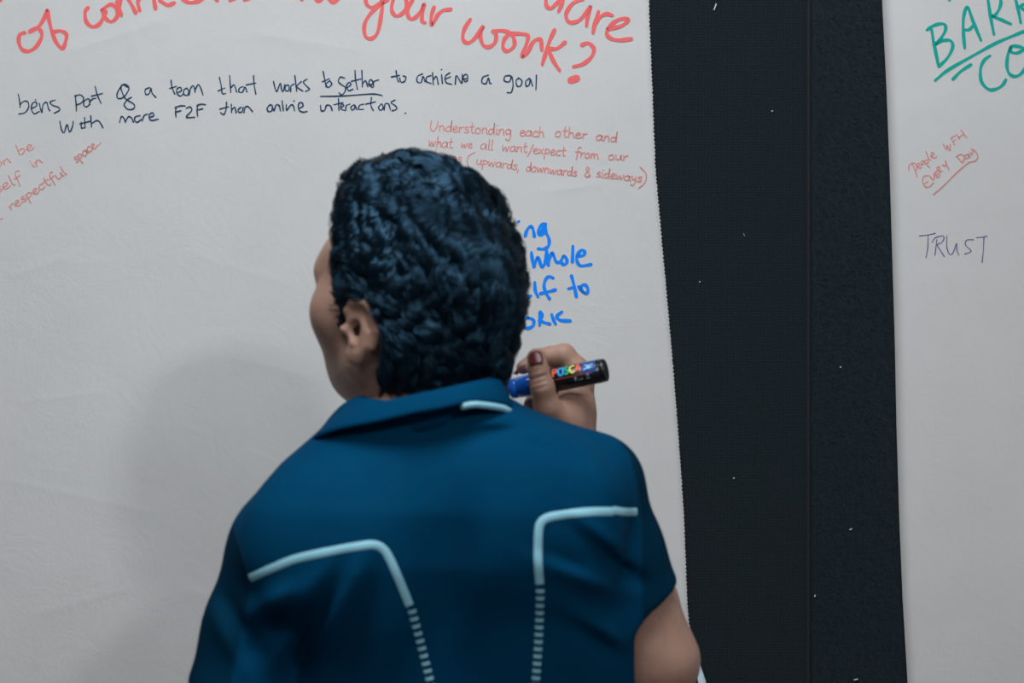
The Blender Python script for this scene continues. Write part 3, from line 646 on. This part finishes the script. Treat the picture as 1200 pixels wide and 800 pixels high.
def hairs():
    n = 1050                                    # wavy locks
    D = rng.normal(0, 1, (n * 6, 3)); D /= np.linalg.norm(D, axis=1)[:, None]
    L = np.array([0, -.008, .055]) + D * .09
    for _ in range(6): L = L - grad(hair_vol, L) * hair_vol(L)[:, None]
    L = L[hair_keep(L @ H2L) < -.004][:n]; n = len(L)
    whorl = np.array([.02, -.070, .120])
    K = 46; STEPS = 16; m = n * K                # strands of a lock run side by side and taper together
    lock = np.repeat(np.arange(n), K)
    H = rng.uniform(-.004, .006, n)[lock]; ph = (2.6 * np.sin(L @ LK[4] * .2 + 1) + 2.6 * np.sin(L @ LK[5] * .2) + rng.normal(0, .55, n))[lock] + rng.normal(0, .12, m); wl = rng.uniform(.038, .055, n)[lock]; amp = rng.uniform(.6, 1.15, n)[lock]
    length = rng.uniform(.06, .115, n)[lock] * rng.uniform(.8, 1.1, m)
    ou = rng.normal(0, 1, m) * .0034; ov = np.abs(rng.normal(0, 1, m)) * .0016
    p = L[lock] + rng.normal(0, .0012, (m, 3)); L0 = L[lock]
    bias = flow(L0, 0); side = np.sign(np.sin(L0 @ LK[3] * .25 + 1)); out = []; alive = np.ones(m, bool)
    for s in range(STEPS):
        g = grad(hair_vol, p); u = s / (STEPS - 1)
        away = p - whorl; away /= np.linalg.norm(away, axis=1)[:, None] + 1e-6
        tp = np.clip((p[:, 2] - .07) / .05, 0, 1)[:, None]
        base = (away * .6 + np.array([0, -.35, -.7])) * (1 - tp) + (away * .7 + np.array([.3, .25, 0])) * tp + bias * .62
        t = base - g * np.sum(base * g, 1)[:, None]; t /= np.linalg.norm(t, axis=1)[:, None] + 1e-6
        b = np.cross(g, t); a = amp * np.sin(ph + u * length / wl * 6.28) * side
        d = t * np.cos(a)[:, None] + b * np.sin(a)[:, None]
        if s == 0: b0 = np.cross(g, d); p = p + b0 * ou[:, None]
        wv = ph * 1.3 + u * length / wl * 6.28
        hh = H * (.4 + u) + .006 * np.sin(np.pi * min(u * 1.05, 1)) + .0046 * np.sin(wv) + ov * (1 - .5 * u) - .004 * (u > .85) * (u - .85) / .15
        q = p - g * (hair_vol(p) - hh)[:, None]
        conv = L0 * 0
        ok = hair_keep(q @ H2L) < .003
        alive &= (ok | (s == 0)); 
        prev = out[-1][0] if out else q
        q = np.where(alive[:, None], q, prev)
        out.append((q, g, np.cross(g, d)))
        cen = np.stack([np.bincount(lock, q[:, i], n) for i in range(3)], -1)[lock] / K
        p = q + (cen - q) * (.006 + .045 * u) + d * (length / STEPS)[:, None]
    C = np.stack([q[0] for q in out], 1); N = np.stack([q[1] for q in out], 1); B = np.stack([q[2] for q in out], 1)
    r = .00042 * np.linspace(1, .35, STEPS)[None, :, None] * rng.uniform(.7, 1.4, (m, 1, 1))
    ring = [C + N * r, C - N * r * .5 + B * r * 1.1, C - N * r * .5 - B * r * 1.1]
    V = np.stack(ring, 2).reshape(-1, 3)
    base = (np.arange(m)[:, None] * STEPS + np.arange(STEPS - 1)[None]).reshape(-1) * 3
    F = np.concatenate([np.stack([base + i, base + (i + 1) % 3, base + 3 + (i + 1) % 3, base + 3 + i], -1) for i in (0, 2)])
    return HO + V @ HH.T, F
Vh, Fh = hairs()
hair = mesh_obj('hair', np.concatenate([Vc, Vh]), np.concatenate([Qc, Fh + len(Vc)]), M_hair, person)
hair['label'] = 'short wavy black hair with bluish sheen'; print('hair', len(Vh))

# eyes, brows
for s in (-1, 1):
    u = np.linspace(0, 2 * math.pi, 17)[:-1]; c = toworld((s * .031, .0805, .018)); V = [c + hu * .0 + HR @ np.array([0, .0118, 0])]; F = []
    for j, rr in enumerate(np.linspace(.2, 1.5, 8)):
        for a in u: V.append(c + HR @ (np.array([math.sin(rr) * math.cos(a), math.cos(rr), math.sin(rr) * math.sin(a) * .62]) * .0122))
    for i in range(16): F.append((0, 1 + i, 1 + (i + 1) % 16))
    for j in range(7):
        for i in range(16): a = 1 + j * 16; F.append((a + i, a + 16 + i, a + 16 + (i + 1) % 16, a + (i + 1) % 16))
    e = mesh_obj('eye', V, F, M_eye, person); e.data.materials.append(M_iris)
    for p_ in e.data.polygons[:48]: p_.material_index = 1
    V = []; F = []
    for i in range(9):
        t = i / 8; p0 = np.array([s * (.014 + .036 * t), .104 - .020 * t ** 2, .042 + .006 * math.sin(t * 2.4)]); hgt = .0035 * math.sin(.4 + t * 2.6)
        for a in range(6): V.append(toworld(p0 + np.array([0, .0022 * math.cos(a * 1.047), hgt * math.sin(a * 1.047)])))
    for i in range(8):
        for a in range(6): F.append((i * 6 + a, i * 6 + (a + 1) % 6, i * 6 + 6 + (a + 1) % 6, i * 6 + 6 + a))
    mesh_obj('eyebrow', V, F, M_hair, person)
# nails
def nail(c, up, out, wd, ln, parent):
    c = np.array(c); up = np.array(up) / np.linalg.norm(up); out = np.array(out) / np.linalg.norm(out); out = out - up * (out @ up); out /= np.linalg.norm(out); sd = np.cross(up, out); V = []; F = []
    for i in range(8):
        t = i / 7; ww = wd * (1 - .30 * max(0, (t - .6) / .4) ** 2) * (.8 + .2 * min(1, t * 5))
        for j in range(9):
            a = (j / 8 - .5) * 2; V.append(c + up * ln * (t - .4) + sd * ww * a * .5 + out * (.0016 * (1 - a * a) * 1.0 - .0006 * t * t))
    for i in range(7):
        for j in range(8): k = i * 9 + j; F.append((k, k + 1, k + 10, k + 9))
    o = mesh_obj('nail', V, F, M_nail, parent); m = o.modifiers.new('s', 'SOLIDIFY'); m.thickness = .0006; return o
def on_body(px, py):
    c0 = Vector((0, -DIST, EYE)); d = (Vector(PX(px, py, -.39)) - c0).normalized(); h = BV_body.ray_cast(c0, d)
    return np.array(h[0]), np.array(h[1]) * (1 if h[1].dot(d) < 0 else -1)
p1, n1 = on_body(628.3, 421); p2, _ = on_body(629.8, 429)
nl = nail(p1 + n1 * .0003, (p1 - p2) + np.array([0, .0008, 0]), n1, .0138, .0150, person); nl['label'] = 'dark red polished thumb nail'
nl = nail(PX(609, 432, -.348), PX(603, 441, -.349) - PX(620, 423, -.343), (-.75, -.45, .55), .010, .013, person); nl['label'] = 'pinkish red nail of the forefinger'

# ---------------------------------------------------------------- shirt
def torso(P):
    z = P[:, 2]
    Z = [.84, .92, 1.02, 1.12, 1.18, 1.24, 1.29, 1.33, 1.36, 1.40]
    cx = np.interp(z, Z, [-.056, -.056, -.056, -.055, -.058, -.068, -.078, -.082, -.085, -.085])
    cy = np.interp(z, Z, [-.455, -.440, -.436, -.446, -.462, -.482, -.490, -.490, -.492, -.5])
    rx = np.interp(z, Z, [.175, .168, .168, .176, .176, .168, .15, .120, .085, .06])
    ry = np.interp(z, Z, [.118, .108, .104, .112, .116, .114, .106, .090, .072, .06])
    qx = (P[:, 0] - cx) / rx; qy = (P[:, 1] - cy) / ry
    k = (np.abs(qx) ** 2.4 + np.abs(qy) ** 2.4) ** (1 / 2.4)
    d = (k - 1) * np.minimum(rx, ry)
    return smax(smax(d, z - 1.385, .02), .86 - z, .002)
HEMR = SHR + (ELR - SHR) * .69; HEML = SHL + (ELL - SHL) * .74
def shirt_sdf(P):
    d = torso(P)
    # yoke and shoulders
    d = smin(d, rc(P, PX(465, 545, -.50), SHL + np.array([.0, 0, .006]), .060, .048), .035)
    d = smin(d, rc(P, PX(560, 530, -.49), SHR + np.array([0, 0, .002]), .052, .050), .04)
    for sx, px, py in ((0, 400, 640), (0, 625, 600)):
        d = smin(d, ell(P, PX(px, py, -.548), (.078, .050, .070)), .05)    # shoulder blades
    # sleeves
    sl = chain(P, [(SHL, .052), (SHL * .5 + HEML * .5 + np.array([-.002, 0, 0]), .052), (HEML + (HEML - SHL) * .3, .056)], .02)
    n = (HEML - SHL) / np.linalg.norm(HEML - SHL); sl = smax(sl, (P - HEML) @ n, .003)
    d = smin(d, sl, .022)
    sr = chain(P, [(SHR, .045), (SHR * .5 + HEMR * .5 + np.array([-.002, 0, 0]), .0455), (HEMR + (HEMR - SHR) * .3, .050)], .02)
    n2 = (HEMR - SHR) / np.linalg.norm(HEMR - SHR); n2 = n2 + np.array([.20, 0, .08]); n2 /= np.linalg.norm(n2); sr = smax(sr, (P - HEMR) @ n2, .003)
    d = smin(d, sr, .016)
    # hollow sleeve openings
    d = smax(d, -rc(P, HEML - n * .03, HEML + n * .2, .041, .049), .002)
    d = smax(d, -rc(P, HEMR - (HEMR - SHR) / np.linalg.norm(HEMR - SHR) * .035, ELR, .0385, .041), .002)
    # neck opening
    d = smax(d, -rc(P, NB + np.array([0, .01, .012]), NB + np.array([0, 0, .1]), .046, .060), .004)
    return d
FOLDS = [  # px, py, angle (deg, along), length, width, height(m); positive = ridge towards the viewer
 (318, 706, 28, 34, 14, .009), (328, 738, 35, 46, 15, -.009), (352, 715, 62, 46, 11, .007), (370, 735, 66, 50, 9, -.008), (392, 720, 62, 60, 12, .006), (415, 740, 68, 60, 14, -.006),
 (285, 740, -58, 60, 12, -.006), (262, 735, -62, 60, 14, .004), (345, 775, 75, 50, 18, -.014), (450, 770, 70, 60, 18, .004),
 (722, 655, -38, 46, 9, -.008), (715, 640, -40, 46, 10, .006), (735, 672, -25, 40, 8, -.010), (700, 680, -20, 60, 14, .006), (690, 668, -22, 50, 8, -.005), (728, 600, -60, 40, 8, -.004), (712, 575, -62, 40, 9, .003), (742, 560, -70, 40, 7, -.004),
 (700, 735, -28, 50, 12, .005), (710, 755, -32, 50, 12, -.006), (735, 770, -50, 50, 12, .004),
 (600, 505, 12, 50, 7, -.004), (570, 495, 14, 40, 6, .003), (620, 520, -15, 50, 9, -.003), (520, 510, 8, 60, 8, -.002),
 (522, 640, 88, 90, 40, -.010), (522, 760, 88, 90, 50, -.010), (780, 640, -70, 40, 8, -.004), (770, 690, -60, 30, 8, .003), (560, 700, 80, 60, 20, .003)]
V, Q = nets(shirt_sdf, (-.37, -.66, .82), (.26, -.30, 1.42), .0034)
def fold_disp(V):
    k = FPX / (V[:, 1] + DIST); px = 600 + V[:, 0] * k; py = 400 - (V[:, 2] - EYE) * k; h = np.zeros(len(V))
    for a, b, ang, L, wd, s in FOLDS:
        c, q = math.cos(math.radians(ang)), -math.sin(math.radians(ang)); s = s * 1.6; u = (px - a) * c + (py - b) * q; v = -(px - a) * q + (py - b) * c
        h += s * np.exp(-(u / L) ** 2 - (v / wd) ** 2)
    return h
wy = np.clip((-.50 - V[:, 1]) / .03, 0, 1); V[:, 1] -= fold_disp(V) * wy
V = weld_relax(V, Q, 3)
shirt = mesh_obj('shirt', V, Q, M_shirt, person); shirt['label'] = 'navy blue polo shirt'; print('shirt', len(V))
# sleeves are cut from a darker navy cloth, divided at the armhole seams
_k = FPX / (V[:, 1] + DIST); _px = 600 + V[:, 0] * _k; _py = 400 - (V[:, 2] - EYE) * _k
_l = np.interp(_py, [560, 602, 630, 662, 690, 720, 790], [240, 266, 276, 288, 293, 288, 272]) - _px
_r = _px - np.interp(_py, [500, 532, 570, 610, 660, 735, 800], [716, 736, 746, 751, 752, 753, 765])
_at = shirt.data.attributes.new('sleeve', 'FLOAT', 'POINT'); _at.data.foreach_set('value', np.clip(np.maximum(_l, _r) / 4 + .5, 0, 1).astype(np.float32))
BV = BVHTree.FromPolygons([Vector(v) for v in V], Q.tolist())
CAM = Vector((0, -DIST, EYE))
def on_shirt(px, py, lift=.0006):
    t = Vector(PX(px, py, -.6)); d = (t - CAM).normalized(); h = BV.ray_cast(CAM, d)
    return (np.array(h[0]) + np.array(h[1]) * lift * (1 if h[1].dot(d) < 0 else -1)) if h[0] else PX(px, py, -.6)
def strip(pts, wd, name, m, lift=.0009, sub=6):
    C = smooth(pts, sub); n = len(C); V = []; F = []
    for i in range(n):
        t = C[min(i + 1, n - 1)] - C[max(i - 1, 0)]; t = t / (np.linalg.norm(t) + 1e-9); nn = np.array([-t[1], t[0]]) * wd / 2
        for a in (-1, -.5, 0, .5, 1): p = C[i] + nn * a; V.append(on_shirt(p[0], p[1], lift * (1 if abs(a) < 1 else .1)))
    for i in range(n - 1):
        for a in range(4): k = i * 5 + a; F.append((k, k + 5, k + 6, k + 1))
    o = mesh_obj(name, V, F, m, shirt); return o
LS = [(293, 677), (318, 666), (345, 655), (380, 647), (418, 640), (438, 638), (449, 643), (457, 655), (468, 680), (480, 709)]
RS = [(719, 599), (690, 599.5), (662, 602.5), (643, 606), (634, 612), (631, 624), (630.5, 655), (632.5, 684)]
strip(LS, 9.8, 'piping', M_trim)['label'] = 'light blue piping bent down across the left shoulder blade'
strip(RS, 9.8, 'piping', M_trim)['label'] = 'light blue piping bent down across the right shoulder blade'
strip([(746, 599.5), (732, 599.5), (718, 597.5)], 9, 'piping', M_trim)
def dashes(a, b, c, n, wd=10):
    for i in range(n):
        t = i / (n - 1); p = np.array(a) * (1 - t) ** 2 + 2 * np.array(b) * t * (1 - t) + np.array(c) * t ** 2
        d = 2 * (1 - t) * (np.array(b) - np.array(a)) + 2 * t * (np.array(c) - np.array(b)); d = d / np.linalg.norm(d)
        strip([p - d * 2.1, p + d * 2.1], wd, 'piping_dash', M_trim, sub=2)
dashes((483, 716), (498, 772), (512, 830), 14, 9.5); dashes((633, 692), (632, 760), (625, 828), 17, 9.5)
strip([(273, 612), (279, 634), (288, 662), (293, 690), (286, 720)], 1.6, 'sleeve_seam', M_seam, .0006)
strip([(736, 532), (746, 570), (751, 610), (752, 660), (753, 700)], 1.6, 'sleeve_seam', M_seam, .0006)
# collar: fold-over band round the neck
V = []; F = []; NA = 64; prof = 9
for i in range(NA + 1):
    ph = math.radians(-158 + 316 * i / NA)           # 0 = nape, negative = wearer's left
    s, c = math.sin(ph), math.cos(ph); cb = max(c, 0)
    tilt = .014 * s
    top = np.array([-.082 + .064 * s, -.505 - .064 * c, 1.392 + tilt - .030 * max(-c, 0)])
    bot = np.array([-.088 + (.093 if s < 0 else .088) * s, -.512 - .076 * c, 1.352 + .012 * cb + .005 * s + np.interp(s, [-1, -.7, -.3, 0, .3, .6, .9, 1], [0, .004, .007, .012, .0155, .022, .020, .017]) - .045 * max(-c, 0)])
    inn = top + np.array([.003 * s * -1, .003 * c, -.032])
    for t in np.linspace(0, 1, 4)[:-1]: V.append(inn * (1 - t) + top * t)
    for t in np.linspace(0, 1, 6): V.append(top * (1 - t) + bot * t + np.array([s, -c, 0]) * .004 * math.sin(math.pi * t) + np.array([0, 0, .003]) * math.sin(math.pi * min(1, t * 2)))
for i in range(NA):
    for j in range(prof - 1): k = i * prof + j; F.append((k, k + prof, k + prof + 1, k + 1))
collar = mesh_obj('collar', V, F, M_shirt, shirt); so = collar.modifiers.new('s', 'SOLIDIFY'); so.thickness = .0026; collar['label'] = 'folded-over navy collar'
BV2 = V
V2 = []; F2 = []
rng_i = range(38, 51)
for q, i in enumerate(rng_i):
    b = np.array(BV2[i * prof + prof - 1]); ph = math.radians(-158 + 316 * i / NA); nrm = np.array([math.sin(ph), -math.cos(ph), 0])
    for (o1, o2) in ((-.0015, .001), (.0028, .001), (.0028, -.0045), (-.0015, -.0045)): V2.append(b + nrm * o1 + np.array([0, 0, o2]))
for q in range(len(rng_i) - 1):
    for j in range(4): k = q * 4 + j; F2.append((k, k + 4, q * 4 + 4 + (j + 1) % 4, q * 4 + (j + 1) % 4))
mesh_obj('collar_trim', V2, F2, M_trim, collar)['label'] = 'light blue trim along the collar edge'

# ---------------------------------------------------------------- trousers and shoes (below the frame)
def trouser_sdf(P):
    z = P[:, 2]
    d = ell(P, (-.062, -.482, .86), (.172, .118, .13)); X = np.stack([np.abs(P[:, 0] + .062), P[:, 1], z], -1)
    d = smin(d, rc(X, (.085, -.485, .82), (.095, -.475, .48), .088, .066), .03)
    d = smin(d, rc(X, (.095, -.475, .48), (.10, -.49, .085), .066, .056), .03)
    return smax(smax(d, z - .93, .004), .05 - z, .003)
V, Q = nets(trouser_sdf, (-.28, -.64, .03), (.16, -.34, .96), .007)
tr = mesh_obj('trousers', V, Q, M_trouser, person)
for s in (-1, 1):
    cx = -.062 + s * .10
    def shoe_sdf(P):
        d = rc(P, (cx, -.52, .045), (cx + s * .01, -.34, .035), .040, .036); d = smin(d, rc(P, (cx, -.51, .07), (cx, -.5, .11), .040, .038), .03)
        return smax(d, .012 - P[:, 2], .004)
    V, Q = nets(shoe_sdf, (cx - .07, -.60, 0), (cx + .07, -.28, .17), .006)
    sh = mesh_obj('shoe', V, Q, M_shoe, person)
    V = []; F = []
    for zz in (.0, .02):
        for i in range(24):
            a = i / 24 * 2 * math.pi; V.append((cx + math.cos(a) * .042 + s * .005, -.43 + math.sin(a) * .132, zz))
    F = [tuple(range(24))[::-1], tuple(range(24, 48))] + [(i, (i + 1) % 24, 24 + (i + 1) % 24, 24 + i) for i in range(24)]
    mesh_obj('sole', V, F, M_sole, sh, False)

# ---------------------------------------------------------------- the marker
MA, MB = PX(590, 457.5, -.352), PX(711, 433, -.378); ax = (MB - MA); ML = np.linalg.norm(ax); ax /= ML
mv = np.array([0, 0, 1.]) - ax * ax[2]; mv /= np.linalg.norm(mv); mu = np.cross(ax, mv)      # mv up, mu: sideways
if mu[1] > 0: mu = -mu                                                                      # towards the viewer
marker = empty('marker_pen', MA); prop(marker, 'thick black marker pen with blue nozzle and rainbow print, held in the right hand', 'marker')
def lathe(name, prof, m, parent, n=40, smooth_=True):
    V = []; F = []
    for (t, r) in prof:
        for i in range(n):
            a = 2 * math.pi * i / n; V.append(MA + ax * t + (mv * math.cos(a) + mu * math.sin(a)) * r)
    for j in range(len(prof) - 1):
        for i in range(n): F.append((j * n + i, j * n + (i + 1) % n, (j + 1) * n + (i + 1) % n, (j + 1) * n + i))
    F += [tuple(range(n)), tuple(reversed(range((len(prof) - 1) * n, len(prof) * n)))]
    o = mesh_obj(name, V, F, m, parent, smooth_)
    o.data.polygons[len(F) - 1].use_smooth = False
    return o
R = .0117
lathe('barrel', [(.032, R - .0008), (.0325, R), (ML - .006, R), (ML - .0058, R - .0003), (ML - .0052, R - .0003), (ML - .005, R), (ML - .0015, R - .0004), (ML - .0004, R - .0014), (ML, R - .003), (ML, .001)], M_blk, marker)['label'] = 'black barrel'
lathe('nozzle', [(-.001, .0052), (0, .0058), (.0065, .0064), (.0072, .0068), (.0078, .0092), (.009, .0100), (.014, .0102), (.0145, .0098), (.0155, .0098), (.016, .0104), (.0325, .0108), (.033, .010)], M_blue, marker)['label'] = 'glossy blue nozzle and collar'
lathe('nib', [(-.009, .0018), (-.0085, .0030), (-.001, .0036), (0, .0036)], M_white, marker)['label'] = 'pale bullet nib'
lathe('white_band', [(.0475, R + .0001), (.0477, R + .00025), (.0498, R + .00025), (.0500, R + .0001)], M_white, marker)
def cyl(t, v, r): a = v / R; return MA + ax * t + (mv * math.sin(a) + mu * math.cos(a)) * r          # v metres up round the barrel from facing viewer
def label_patch(name, t0, t1, v0, v1, m, r):
    V = []; F = []; nt_, nv = 2, 10
    for i in range(nt_):
        for j in range(nv): V.append(cyl(t0 + (t1 - t0) * i / (nt_ - 1), v0 + (v1 - v0) * j / (nv - 1), r))
    for j in range(nv - 1): F.append((j, j + 1, nv + j + 1, nv + j))
    return mesh_obj(name, V, F, m, marker)
label_patch('label_band', .084, ML - .0085, .0005, .014, mat('royal_blue_print', (.01, .07, .28), .35), R + .0002)
label_patch('label_line', .044, ML - .012, -.0003, .0003, mat('orange_print', (.45, .06, .02), .4), R + .0002)
def letters(strokes, t0, v0, sx, sy, wd, m, r=R + .0004, name='lettering'):
    V = []; F = []
    for st in strokes:
        C = smooth(st, 6); n = len(C); k0 = len(V)
        for i in range(n):
            t = (C[min(i + 1, n - 1)] - C[max(i - 1, 0)]) * np.array([sx, sy]); t = t / (np.linalg.norm(t) + 1e-9)
            c = C[i] * np.array([sx, sy])
            for s in (-1, 1): V.append(cyl(t0 + c[0] - t[1] * wd / 2 * s, v0 + c[1] + t[0] * wd / 2 * s, r))
        for i in range(n - 1): k = k0 + 2 * i; F.append((k, k + 1, k + 3, k + 2))
    return mesh_obj(name, V, F, m, marker)
pc = lambda n_, c: mat(n_, c, .4)
LT = [('P', [[(.1, 0), (.1, 1)], [(.1, 1), (.6, 1), (.8, .75), (.6, .5), (.1, .5)]], (.80, .12, .04)),
      ('O', [[(.5, 1), (.1, .8), (.1, .2), (.5, 0), (.9, .2), (.9, .8), (.5, 1)]], (.02, .35, .85)),
      ('S', [[(.85, .85), (.5, 1), (.15, .8), (.5, .52), (.85, .25), (.5, 0), (.1, .15)]], (.01, .42, .22)),
      ('C', [[(.9, .85), (.5, 1), (.1, .7), (.1, .3), (.5, 0), (.9, .15)]], (.80, .72, .16)),
      ('A', [[(.05, 0), (.45, 1), (.9, 0)], [(.2, .35), (.75, .35)]], (.82, .14, .07))]
for i, (ch, st, c) in enumerate(LT):
    o = letters(st, .0545 + i * .0059, .0030 + (.0002 * i), .0055, .0084, .0021, pc('print_' + 'orange blue green yellow red'.split()[i], c)); o['label'] = 'printed letter ' + ch
letters([[(.1, .1), (.5, .6), (.2, .9)], [(.5, .6), (.9, .8)], [(.5, .6), (.6, .1)], [(.3, .3), (.8, .4)]], .085, .003, .012, .007, .0012, pc('pale_blue_print', (.35, .62, .85)), name='splash_print')
letters([[(.0, .3), (.0, 1)], [(.0, 1), (.2, .9), (.1, .6)], [(.45, .4), (.7, .4)], [(.9, .3), (1.0, .5), (1.3, .4)]], .0765, -.0065, .006, .005, .0007, pc('grey_print', (.35, .42, .5)), name='small_print')
letters([[(0, 0), (.3, .1), (.6, 0)], [(.1, .6), (.5, .6)], [(.1, .95), (.5, .95)]], .088, -.005, .006, .005, .0008, bpy.data.materials['grey_print'], name='small_print')

# ---------------------------------------------------------------- ceiling luminaires (outside the frame); rear panel added to house the wall fill
M_diff = mat('lit_diffuser', (1, 1, 1), .5, emit=1.5); M_met = mat('white_metal', (.7, .7, .7), .4)
for nm, (x, y, sx, sy), lb in (('ceiling_light', (-.2, -1.25, 1.4, 1.0), 'large pale ceiling light panel above the writer'),
                               ('ceiling_light', (0, -3.9, 1.3, .7), 'long ceiling light panel added behind the viewer for the wall fill'), ('spot_lamp', (1.45, -3.35, .5, .5), 'square ceiling lamp behind the viewer at the right')):
    t = empty(nm, (x, y, 2.955)); prop(t, lb, 'light')
    V = []; F = []
    for (a, b, c, d) in ((-sx/2, -sy/2, sx/2, -sy/2+.02), (-sx/2, sy/2-.02, sx/2, sy/2), (-sx/2, -sy/2+.02, -sx/2+.02, sy/2-.02), (sx/2-.02, -sy/2+.02, sx/2, sy/2-.02)):
        v, f = box((x + a, y + b, 2.935), (x + c, y + d, 2.96)); k = len(V); V += v; F += [tuple(i + k for i in q) for q in f]
    mesh_obj('frame', V, F, M_met, t, False)
    mesh_obj('diffuser', *box((x - sx/2 + .02, y - sy/2 + .02, 2.95), (x + sx/2 - .02, y + sy/2 - .02, 2.958)), M_diff, t, False)
